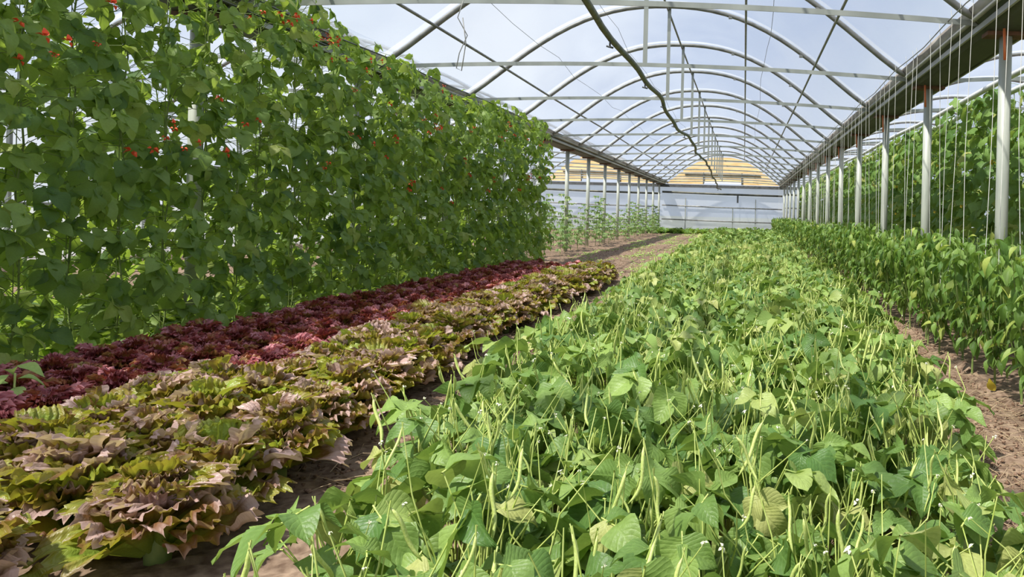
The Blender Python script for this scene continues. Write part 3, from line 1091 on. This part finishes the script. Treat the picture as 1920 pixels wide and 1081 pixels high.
BTV = [joined('leaves', [(BAT_LO[i % 5], m) for i, m in batavia_spec(R, 54, .158)], M_BAT) for _ in range(6)]
LLV = [joined('leaves', [(LOL_LO[i % 5], m) for i, m in lollo_spec(R, 84, .10)], M_LOL) for _ in range(6)]
CORE_ME = mesh_of('core', tube([(0, 0, -.02), (0, 0, .07), (0, 0, .15)], [.028, .03, .01], 8), M_VSTEM)


def skew(y):
    return -.40 * min(1, max(0, (y - 1.8) / 3.4))


COLN = ['beside the bean bed', 'second from the bean bed', 'third from the bean bed']
COLR = ['against the bronze lettuces', 'beside the bronze lettuces', 'midway to the climbing beans', 'second from the climbing beans', 'nearest the climbing beans']


for row in range(-1, 28):
    y = 2.06 + row * .31 if row >= 0 else 1.62
    for c in range(3):
        if (c == 2 and y > 3.3) or (row < 0 and c != 1):
            continue
        x = -1.55 - c * (.315 - .02 * min(3, max(0, y - 2))) + skew(y) + R.uniform(-.03, .03)
        yy = y + R.uniform(-.03, .03) + (.08 if c % 2 else 0)
        near = y < 4.3
        if row < 0:
            lab = 'pinkish lettuce head cut by the lower left corner of the picture'
        elif row < 20:
            lab = 'bronze-tipped green lettuce head %s, %s from the camera in its line' % (COLN[c], ORD[row])
        else:
            lab = 'distant bronze-tipped lettuce head %s, %s from the far end' % (COLN[c], ORD[27 - row])
        p = thing('batavia_lettuce', lab, 'lettuce', (x, yy, 0), R.uniform(0, 6.28), R.uniform(1.12, 1.3), 'bronze-tipped lettuces, line ' + COLN[c])
        link('core', CORE_ME, p)
        if near:
            for i, m in batavia_spec(R, 60, .158):
                link('leaf', ME_BAT[i % 7], p, m)
        else:
            link('leaves', R.choice(BTV), p, kind='stuff')
for row in range(34):
    y = 1.95 + row * .285
    for c in range(5):
        if c == 0 and y < 3.3:
            continue
        x = -2.22 - c * .285 + skew(y) * .15 + R.uniform(-.03, .03)
        yy = y + R.uniform(-.03, .03) + (.1 if c % 2 else 0)
        near = y < 4.4
        if row < 20:
            lab = 'frilly red lettuce head %s, %s from the camera in its line' % (COLR[c], ORD[row])
        else:
            lab = 'distant dark red lettuce head %s, %s from the far end' % (COLR[c], ORD[33 - row])
        p = thing('frilly_lettuce', lab, 'lettuce', (x, yy, 0), R.uniform(0, 6.28), R.uniform(1.0, 1.18), 'frilly red lettuces, line ' + COLR[c])
        link('core', CORE_ME, p, Matrix.Diagonal((.8, .8, .6, 1)))
        if near:
            for i, m in lollo_spec(R, 84, .10):
                link('leaf', ME_LOL[i % 6], p, m)
        else:
            link('leaves', R.choice(LLV), p, kind='stuff')

# ---- climbing runner beans
def vine_spec(r, n, h, thick, scale, face=1, pet=.16):
    leaf, tubes, main = [], [], []
    ph = r.random() * 6
    for k in range(12):
        z = h * k / 11
        main.append((.015 * math.cos(z * 9 + ph), .015 * math.sin(z * 9 + ph), z))
    tubes.append(tube(main, .005, 5, False))
    for k in range(n):
        z = h * (k + r.random()) / n
        side = r.choice((1, 1, -1)) * face
        a = r.uniform(-1.2, 1.2)
        out = Vector((side * math.cos(a), math.sin(a), 0))
        d = thick * r.uniform(.25, 1.0)
        p = Vector((0, r.uniform(-.2, .2), z)) + out * d + Vector((0, 0, r.uniform(-.02, .1)))
        fwd = out * r.uniform(.1, .8) + Vector((r.uniform(-.3, .3), r.uniform(-.7, .7), r.uniform(-1.3, -.1)))
        nrm = out * r.uniform(.6, 1.2) + Vector((r.uniform(-.35, .35), r.uniform(-.5, .5), r.uniform(.1, 1.0)))
        leaf.append((r.randrange(99), frame(p, fwd, nrm, scale * r.uniform(.75, 1.2))))
        tubes.append(tube([(0, 0, max(0.02, z - .03)), (Vector((0, 0, z)) + p) / 2 + Vector((0, 0, .02)), p], .0022, 4, False))
    for k in range(3):                                       # loose shoots waving off the top and sides
        a = r.uniform(0, 6.28)
        z = h * r.uniform(.6, 1.0)
        p = Vector((0, 0, z))
        e = p + Vector((math.cos(a) * .22, math.sin(a) * .22, r.uniform(.02, .25)))
        tubes.append(tube([p, (p + e) / 2 + Vector((0, 0, .04)), e], .002, 4, False))
        leaf.append((r.randrange(99), frame(e, (math.cos(a), math.sin(a), .3), (0, 0, 1), scale * .45)))
    return leaf, cat(tubes)


def top_h(y):
    return float(np.interp(y, [0, 6, 7, 8, 10, 13.5], [2.70, 2.70, 2.60, 2.48, 2.50, 2.52]))


VLV = []
for k in range(7):
    lf, tb = vine_spec(R, 100, 2.5, .32, .112)
    VLV.append((joined('foliage', [(VINE_LO[i % 6], m) for i, m in lf], M_VINE), mesh_of('stems', tb, M_VSTEM)))
y, k = 1.9, 0
while y < 13.7:
    h = top_h(y) * R.uniform(.94, 1.04)
    x = -3.78 + R.uniform(-.05, .05)
    lab = ('dark green runner bean vine with red flowers, %s from the camera in the bean wall' % ORD[k]) if k < 20 else 'leafy runner bean vine, %s from the far end of the bean wall' % ORD[max(0, 35 - k)]
    p = thing('runner_bean', lab, 'climbing bean', (x, y, 0), 0, 1, 'runner beans of the tall bean wall')
    if y < 7.2:
        lf, tb = vine_spec(R, 116, h, .32, .110)
        for i, m in lf:
            link('leaf', ME_VINE[i % 6], p, m)
        link('stems', mesh_of('stems', tb, M_VSTEM), p, kind='stuff')
    else:
        f, s = R.choice(VLV)
        zs = h / 2.5
        mt = Matrix.Rotation(PI if R.random() < .15 else 0, 4, 'Z') @ Matrix.Diagonal((1, 1, zs, 1))
        link('foliage', f, p, mt, kind='stuff')
        link('stems', s, p, mt, kind='stuff')
    for q in range(R.choice((2, 3, 3, 4)) if y < 9 else R.choice((0, 1, 1, 2))):
        z = R.uniform(.45, .93) * h
        link('flower', R.choice(ME_RED), p, Matrix.Translation((R.uniform(.24, .38), R.uniform(-.15, .15), z)) @ Matrix.Scale(R.uniform(.022, .036), 4))
        if R.random() < .5:
            link('flower', R.choice(ME_RED), p, Matrix.Translation((R.uniform(.24, .38), R.uniform(-.15, .15), z + .05)) @ Matrix.Scale(.024, 4))
    link('climbing_string', mesh_of('climbing_string', tube([(x - .02, y, 0), (x - .02, y, 2.48)], .003, 4, False), M_VSTEM), None, None,
         'string carrying a runner bean vine in the bean wall', 'string', 'strings inside the bean wall')
    y += .33
    k += 1
y = 1.0
while y < 14:
    p = thing('runner_bean', 'sunlit runner bean vine standing behind the tall bean wall', 'climbing bean', (-5.0 + R.uniform(-.1, .1), y, 0), R.uniform(0, 6), 1, 'runner beans behind the bean wall')
    f, s = R.choice(VLV)
    mt = Matrix.Diagonal((1, 1, R.uniform(.75, .95), 1))
    link('foliage', f, p, mt, kind='stuff')
    link('stems', s, p, mt, kind='stuff')
    y += .45

# ---- cucumbers in the right bay
def cuc_meshes(r):
    lf, tb = vine_spec(r, 66, 2.52, .32, .20, -1)
    return lf, tb


CV = []
for k in range(6):
    lf, tb = cuc_meshes(R)
    CV.append((joined('foliage', [(CUC_LO[i % 5], m) for i, m in lf], M_CUC), mesh_of('stems', tb, M_VSTEM)))
y, k = 5.2, 0
while y < 38:
    x = 3.05 + R.uniform(-.05, .05)
    lab = ('tall cucumber vine beyond the right posts, %s from the camera in its row' % ORD[k]) if k < 20 else 'distant tall cucumber vine in the first row, ' + by_post(y)
    p = thing('cucumber_vine', lab, 'cucumber plant', (x, y, 0), 0, 1, 'cucumber vines in the right bay' if k < 20 else 'cucumber vines ' + by_post(y))
    if y < 11:
        lf, tb = cuc_meshes(R)
        for i, m in lf:
            link('leaf', ME_CUC[i % 5], p, m)
        link('stems', mesh_of('stems', tb, M_VSTEM), p, kind='stuff')
    else:
        f, s = R.choice(CV)
        link('foliage', f, p, kind='stuff')
        link('stems', s, p, kind='stuff')
    if k % 3 == 1 and y < 16:
        for z in (1.15, 1.7):
            link('flower', R.choice(ME_YFL), p, Matrix.Translation((-.32, R.uniform(-.1, .1), z + R.uniform(-.2, .2))) @ Matrix.Scale(.04, 4))
    y += .42 if y < 16 else .55
    k += 1

y = 6.0
while y < 36:
    p = thing('cucumber_vine', 'cucumber vine standing in the second row beyond the right posts', 'cucumber plant', (4.1 + R.uniform(-.08, .08), y, 0), 0, 1, 'cucumber vines in the second row')
    f, st = R.choice(CV)
    link('foliage', f, p, kind='stuff')
    link('stems', st, p, kind='stuff')
    y += .7

# ---- peppers
def pepper_spec(r, n, h):
    leaf, tubes = [], []
    tubes.append(tube([(0, 0, 0), (.01, 0, h * .35)], [.008, .006], 5, False))
    tips = []
    for k in range(7):
        a = k * .9 + r.uniform(-.3, .3)
        e = Vector((math.cos(a) * r.uniform(.08, .2), math.sin(a) * r.uniform(.08, .2), h * r.uniform(.72, .96)))
        b = Vector((.01, 0, h * .16))
        mid = (b + e) / 2 + Vector((math.cos(a) * .03, math.sin(a) * .03, -.02))
        tubes.append(tube([b, mid, e], [.005, .004, .002], 4, False))
        tips.append((b, mid, e))
    for k in range(n):
        b, mid, e = tips[k % 7]
        t = r.random() ** .7
        c = (b * (1 - t) + mid * t) if r.random() < .35 else (mid * (1 - t) + e * t)
        a = r.uniform(0, 6.28)
        out = Vector((math.cos(a), math.sin(a), 0))
        p = c + out * .03
        leaf.append((r.randrange(99), frame(p, out + Vector((0, 0, r.uniform(-1.5, .15))), out * r.uniform(0, .7) + Vector((r.uniform(-.3, .3), r.uniform(-.3, .3), 1)), r.uniform(.07, .12))))
    return leaf, cat(tubes)


PV = []
for k in range(6):
    lf, tb = pepper_spec(R, 130, .86)
    PV.append((joined('foliage', [(PEP_LO[i % 5], m) for i, m in lf], M_PEP), mesh_of('stems', tb, M_VSTEM)))
PSIDE = ['on the path side', 'on the post side']
y, k = 3.35, 0
while y < 37:
    for c in range(2):
        x = (1.52, 1.93)[c] + R.uniform(-.05, .05)
        yy = y + R.uniform(-.05, .05) + c * .14
        lab = ('leafy pepper bush %s, %s from the camera in its line' % (PSIDE[c], ORD[k])) if k < 20 else 'distant pepper bush %s, %s' % (PSIDE[c], by_post(yy))
        h = R.uniform(.88, 1.0)
        p = thing('pepper_plant', lab, 'pepper plant', (x, yy, 0), R.uniform(0, 6.28), 1, 'pepper bushes ' + PSIDE[c] + ('' if k < 20 else ', ' + by_post(yy)))
        if y < 6.0:
            lf, tb = pepper_spec(R, 130, h)
            for i, m in lf:
                link('leaf', ME_PEP[i % 6], p, m)
            link('stems', mesh_of('stems', tb, M_VSTEM), p, kind='stuff')
        else:
            f, s = R.choice(PV)
            mt = Matrix.Diagonal((1, 1, h / .86, 1))
            link('foliage', f, p, mt, kind='stuff')
            link('stems', s, p, mt, kind='stuff')
    y += .37 if y < 16 else .5
    k += 1

# ---- young staked plants along the far left posts
def young_spec(r, h):
    leaf, tubes = [], [tube([(0, 0, 0), (.02, .01, h * .5), (0, .03, h)], [.007, .006, .003], 5, False)]
    n = int(17 * h)
    for k in range(n):
        z = h * (.12 + .88 * (k + .5) / n)
        a = k * 2.4
        out = Vector((math.cos(a), math.sin(a), 0))
        L = .20 * (1.0 - .3 * z / h) * r.uniform(.6, 1.3)
        e = Vector((0, 0, z)) + out * L + Vector((0, 0, .03))
        tubes.append(tube([(0, 0, z), Vector((0, 0, z)) + out * L * .5 + Vector((0, 0, .035)), e], .0028, 4, False))
        for q in (.35, .6, .85, 1.0):
            for s in (-1, 1):
                b = Vector((0, 0, z)) + out * L * q + Vector((0, 0, .03))
                d = out + Vector((-out.y, out.x, 0)) * s * (1.2 if q < 1 else .3) + Vector((0, 0, r.uniform(-.5, .2)))
                leaf.append((r.randrange(9), frame(b, d, (r.uniform(-.3, .3), r.uniform(-.3, .3), 1), r.uniform(.07, .11))))
    return leaf, cat(tubes)


YV = []
for k in range(5):
    lf, tb = young_spec(R, (1.1, .8, 1.35, .9, .6)[k])
    YV.append((joined('foliage', [(PEP_LO[i % 5], m) for i, m in lf], M_TOM), mesh_of('stems', tb, M_VSTEM)))
y, k = 12.2, 0
while y < 37:
    lab = ('young staked plant by the left posts, %s beyond the bean wall' % ORD[k]) if k < 20 else 'distant young plant by the left posts'
    p = thing('young_tomato', lab, 'young plant', (-4.22 + R.uniform(-.18, .18), y, 0), R.uniform(0, 6), R.uniform(.85, 1.1), 'young plants beside the left posts')
    f, s = R.choice(YV)
    link('foliage', f, p, kind='stuff')
    link('stems', s, p, kind='stuff')
    if R.random() < .6:
        p = thing('young_tomato', 'young plant in the left bay behind the left-hand posts', 'young plant', (-5.2 + R.uniform(-.2, .2), y + .3, 0), R.uniform(0, 6), R.uniform(.85, 1.1), 'young plants behind the left posts')
        f, s = R.choice(YV)
        link('foliage', f, p, kind='stuff')
        link('stems', s, p, kind='stuff')
    y += .75
    k += 1

# ---- weeds, grass at the far wall, litter
def scatter(name, label, n, fx, mat, tmpl, smin, smax, cat_, up=.6):
    it = []
    for _ in range(n):
        x, y = fx()
        a = R.uniform(0, 6.28)
        d = Vector((math.cos(a), math.sin(a), R.uniform(.1, up)))
        it.append((R.choice(tmpl), frame((x, y, ground_h(x, y) + .005), d, (R.uniform(-.3, .3), R.uniform(-.3, .3), 1), R.uniform(smin, smax))))
    link(name, joined(name, it, mat), None, None, label, cat_, None, 'stuff')


def patch_xy():
    while True:
        y = R.uniform(10, 38)
        x = R.uniform(-3.7, -1.1)
        d = abs(x - (-2.9)) * 3
        if math.sin(x * 5 + 1) * math.sin(y * .8) + R.uniform(-.6, .6) > .15:
            return x, y


scatter('weeds', 'low pale weeds along the far soil path left of the beans', 2600, patch_xy, M_WEED, PEP_LO, .05, .11, 'weeds')
scatter('grass', 'rough green grass clump at the foot of the far wall', 2600, lambda: (R.choice((R.gauss(-4.0, .8), R.uniform(-2.2, 1.7))), R.uniform(36, 39)), M_PEP, PEP_LO, .15, .42, 'grass', 3)


def path_xy():
    q = R.random()
    if q < .62:
        y = 1.2 + 13 * R.random() ** 1.8
        return R.uniform(.55, 1.55), y
    if q < .82:
        y = R.uniform(2.6, 8)
        return R.uniform(-1.9, -.9), y
    return R.uniform(-3.6, -1.2), R.uniform(10.5, 22)


stick = tube([(0, 0, 0), (.02, .5, .03), (0, 1, 0)], .018, 3, False)
scatter('straw_litter', 'short dry straw and stems strewn over the soil paths', 9000, path_xy, M_STRAW, [stick], .03, .11, 'straw', .25)
clod = T([(0, 0, .5), (.6, 0, 0), (0, .5, .05), (-.5, .1, 0), (0, -.6, 0), (.1, 0, -.3)], [(0, 1, 2), (0, 2, 3), (0, 3, 4), (0, 4, 1), (5, 2, 1), (5, 3, 2), (5, 4, 3), (5, 1, 4)])
scatter('soil_crumbs', 'small brown clods of soil on the paths', 12000, path_xy, M_CLOD, [clod], .006, .024, 'soil', 1.0)

scatter('undergrowth', 'low green undergrowth filling the ground behind the climbing beans', 9000,
        lambda: (-3.95 - 2.6 * R.random() ** 1.2, R.uniform(.8, 14)), M_VINE, PEP_LO, .08, .2, 'undergrowth', 2.2)

# ---- single odd plants
lf = []
for k in range(10):
    a = k * 2.4
    lf.append((k, frame((.02 * math.cos(a), .02 * math.sin(a), .31 - .018 * k), (math.cos(a), math.sin(a), -.05), (0, -.35, 1), .11)))
p = thing('weed_seedling', 'pale green seedling standing up among the red lettuces near the bean wall', 'weed', (-2.97, 3.05, 0))
for i, m in lf:
    link('leaf', mesh_of('seedling_leaf', PEP_HI[i % 6], M_WEED), p, m)
link('stem', mesh_of('seedling_stem', tube([(0, 0, 0), (.01, 0, .28)], .004, 5), M_STEM), p)
link('fallen_leaf', mesh_of('fallen_leaf', PEP_HI[2], M_YELLOW), None, frame((1.42, 4.25, .10), (.2, -.1, -.9), (-.5, -.8, .3), .11), 'bright yellow withered leaf hanging low beside the soil path', 'leaf')
